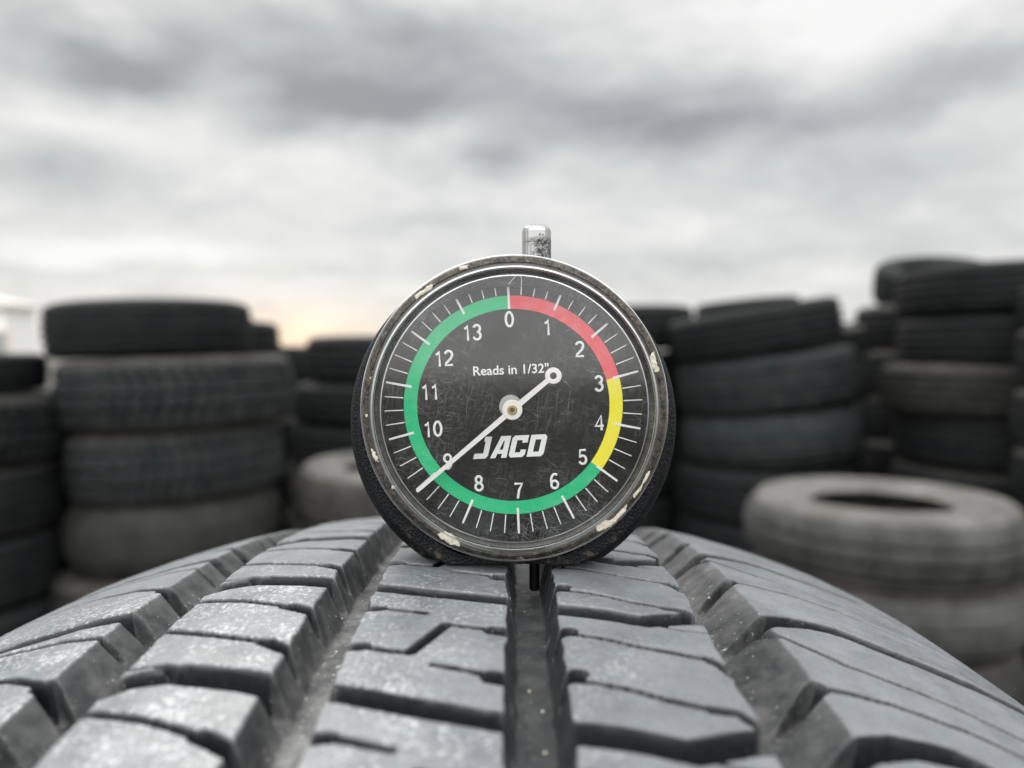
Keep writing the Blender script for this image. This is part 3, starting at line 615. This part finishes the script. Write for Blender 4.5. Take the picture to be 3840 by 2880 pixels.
def stack(name, d, toppx, tyres, rest, flat_top=False):
    """tyres: (centre px, od, h, tilt, kind, tread mat, side mat, look); rest: same without the px, repeated to the ground"""
    yc = d - .115
    first = tyres[0]; near = d - (0 if flat_top else first[1] / 2)
    zt = CAMZ + (HZ - toppx) / F * near; k = 0; px = first[0]
    while True:
        if k < len(tyres): px, od, h, tilt, kind, mt, ms, look = tyres[k][:8]; lean = tyres[k][8] if len(tyres[k]) > 8 else 0
        else: od, h, tilt, kind, mt, ms, look = rest; px += random.uniform(-12, 12); lean = 0
        left = zt
        if left < h * .55: break
        if left < h * 1.55: h = left; tilt = 0
        bg_tyre((px - 1920) / F * d, yc, zt - h / 2, od, h * .985, tilt, random.uniform(0, 6), kind, mt, ms,
                '%s, %s tyre of %s' % (look, ('number %d from the top' % (k + 1)) if k >= len(ORD) else (ORD[k] + (' tyre' if 0 else '') + ('' if k == 0 else ' from the top')), name) if 0 else
                '%s, %s %s' % (look, ('topmost in ' if k == 0 else '%s from the top in ' % ORD[k]), name), 'tyres lying flat in the stacks', lean)
        zt -= h; k += 1
Bk, Gn, Br, Ds, Pl, Pt = m_blk, m_green, m_brown, m_dusty, m_pale, m_palet
stack('the tall stack left of the gauge', 2.15, 1114, [(574, .54, .150, 2.0, 'rib', Bk, Bk, 'narrow black tyre'), (672, .62, .187, 2.2, 'block', Gn, Ds, 'grey green blocky tyre'),
      (664, .572, .188, 3.0, 'block', Gn, Ds, 'grey green blocky tyre'), (656, .575, .19, 3.0, 'worn', Br, Br, 'brownish worn tyre')], (.63, .19, 1, 'rib', Br, Ds, 'brownish tyre'))
stack('the stack at the left edge', 1.95, 1322, [(-215, .47, .10, 0, 'rib', Bk, Bk, 'small black tyre'), (-250, .64, .175, -1, 'block', Bk, Br, 'shiny black tyre'),
      (-255, .62, .175, 0, 'rib', Bk, Br, 'shiny black tyre')], (.62, .18, 0, 'rib', Bk, Bk, 'black tyre'))
stack('the far stack behind the tall left one', 3.0, 1192, [(742, .63, .18, 0, 'rib', Bk, Bk, 'dark tyre'), (780, .66, .19, 0, 'rib', Gn, Ds, 'grey tyre')], (.66, .19, 0, 'rib', Bk, Ds, 'dark tyre'))
stack('the farthest stack left of the gauge', 4.2, 1296, [(1090, .64, .19, 0, 'rib', Bk, Bk, 'dark tyre')], (.64, .19, 0, 'rib', Bk, Bk, 'dark tyre'))
stack('the stack just left of the gauge', 2.9, 1255, [(1460, .62, .17, 0, 'rib', Bk, Bk, 'black tyre'), (1432, .65, .15, 0, 'rib', Bk, Bk, 'black tyre'), (1420, .64, .17, 0, 'rib', Bk, Bk, 'black tyre')], (.64, .18, 0, 'rib', Bk, Ds, 'black tyre'))
stack('the low stack behind the gauge', 2.3, 1725, [(1540, .70, .17, 0, 'worn', Ds, Pl, 'grey dusty tyre')], (.65, .18, 0, 'worn', Br, Ds, 'brownish tyre'), True)
stack('the far stack just right of the gauge', 3.2, 1140, [(2300, .67, .18, 2, 'rib', Bk, Bk, 'black tyre')], (.66, .19, 1, 'rib', Bk, Bk, 'black tyre'))
stack('the leaning stack right of the gauge', 2.85, 1136, [(2818, .635, .165, 9.2, 'rib', Bk, Bk, 'tilted black tyre'), (2868, .66, .200, 7.0, 'rib', Gn, Gn, 'tilted grey green tyre'),
      (2888, .66, .205, 5.0, 'worn', Gn, Gn, 'tilted grey green tyre'), (2870, .66, .19, 2, 'rib', Bk, Bk, 'black tyre')], (.66, .19, 0, 'rib', Bk, Bk, 'black tyre'))
stack('the far stack peeking over the leaning one', 4.6, 1112, [(2800, .62, .18, 5, 'rib', Bk, Bk, 'black tyre')], (.64, .19, 0, 'rib', Bk, Bk, 'black tyre'))
stack('the gap right of the leaning stack', 3.5, 1178, [(3330, .64, .18, 10, 'rib', Bk, Ds, 'slanted dark tyre'), (3340, .64, .19, 8, 'rib', Bk, Ds, 'slanted dark tyre')], (.64, .19, 0, 'rib', Bk, Bk, 'dark tyre'))
stack('the far stack behind the tall right one', 3.3, 968, [(3490, .47, .17, 5, 'rib', Bk, Bk, 'tilted black tyre', 17)], (.60, .19, 2, 'rib', Bk, Ds, 'black tyre'))
stack('the tall stack at the right', 2.6, 962, [(3745, .655, .165, 0, 'rib', Bk, Bk, 'black tyre'), (3748, .64, .165, 0, 'rib', Bk, Bk, 'black tyre'),
      (3690, .65, .165, -1.5, 'rib', Br, Ds, 'brownish tyre'), (3730, .62, .17, -2, 'rib', Bk, Br, 'dark brown tyre')], (.63, .18, 0, 'rib', Bk, Br, 'dark tyre'))
stack('the stack cut by the right edge', 2.05, 1005, [(4345, .65, .12, 0, 'rib', Bk, Ds, 'black tyre')], (.66, .17, 0, 'rib', Bk, Ds, 'black tyre'))
stack('the low stack at the lower right', 1.82, 1855, [(3308, .625, .160, 0, 'roundlug', Pt, Pl, 'pale dusty tyre with open centre'), (3312, .63, .155, 0, 'worn', Pt, Ds, 'pale grey tyre'), (3304, .625, .16, 0, 'worn', Br, Ds, 'brownish tyre')],
      (.65, .17, 0, 'worn', Br, Ds, 'brownish tyre'), True)
for k in range(3):
    bg_tyre(UC * MM, 0, .5 - .2 * k, .66, .2, 0, k, 'rib', Bk, Ds, 'black tyre lying flat under the foreground tyre, %s' % ['uppermost', 'middle one', 'on the ground'][k], 'tyres under the foreground tyre')
# unseen stacks added behind the photographer to darken the plunger's reflections
for nm, bxx, byy, nn in (('right stack behind the camera', 1.1, -1.5, 9), ('far right stack behind the camera', 1.9, -.9, 9), ('left stack behind the camera', -1.6, -2.0, 8)):
    for k in range(nn):
        bg_tyre(bxx + random.uniform(-.02, .02), byy, .095 + .19 * k, .65, .187, 0, k, 'rib', Bk, Ds, 'unseen black tyre in the %s, %s from the ground' % (nm, ['first'] [0] if k == 0 else ORD[k] if k != 0 else ''), 'tyres lying flat in the stacks')
# ------------------------------------------------------------------ white building far left
hx0, hx1 = -16.0, (120 - 1920) / F * 21.2; hy = 20.0
m_hw, t, b = mat('white_painted_wall', .7, (.9, .89, .87)); oc = objco(t)
t.links.new(mixc(t, noise(t, oc, 1.5, 4), (.84, .83, .81), (.93, .92, .90)), b.inputs['Base Color'])
m_hr, _, _ = mat('beige_roof', .8, (.62, .60, .56)); m_trim, _, _ = mat('cream_panel', .7, (.72, .62, .50)); m_gl, _, _ = mat('window_glass', .1, (.25, .27, .28))
house = empty('white_building', ((hx0 + hx1) / 2, hy, 0), 'white building with low beige roof beyond the tyres at the far left edge', 'building')
ez = CAMZ + (HZ - 1145) / F * 20
def box(x0, x1, y0, y1, z0, z1):
    bm = bmesh.new(); cx = (hx0 + hx1) / 2; bmesh.ops.create_cube(bm, size=1, matrix=Matrix.Translation(((x0 + x1) / 2 - cx, (y0 + y1) / 2 - hy, (z0 + z1) / 2)) @ Matrix.Diagonal((x1 - x0, y1 - y0, z1 - z0, 1)))
    bmesh.ops.bevel(bm, geom=bm.edges[:], offset=.01, segments=1, affect='EDGES'); return bm_mesh(bm)
link('wall', box(hx0, hx1, hy, hy + 1.2, 0, ez), m_hw, house)
bm = bmesh.new(); cx = (hx0 + hx1) / 2; pk = ez + .40; xm = hx1 - 1.35
pts = [(hx0 - .1, ez), (hx1 + .15, ez - .05), (hx1 + .15, ez + .05), (xm, pk), (hx0 - .1, pk)]
a_ = [bm.verts.new((x - cx, -.2, z)) for x, z in pts]; b_ = [bm.verts.new((x - cx, 1.4, z)) for x, z in pts]
bm.faces.new(a_); bm.faces.new(b_[::-1])
for j in range(5): bm.faces.new((a_[j], b_[j], b_[(j + 1) % 5], a_[(j + 1) % 5]))
link('roof', bm_mesh(bm), m_hr, house)
link('panel', box(hx1 - .75, hx1 - .38, hy - .03, hy + .02, .3, ez - .1), m_trim, house)
for k in range(3):
    wn = link('window', box(hx0 + .6 + k * .8, hx0 + 1.1 + k * .8, hy - .03, hy + .05, .9, 1.9), m_trim, house)
    link('pane', box(hx0 + .66 + k * .8, hx0 + 1.04 + k * .8, hy - .04, hy - .031, .96, 1.84), m_gl, wn)
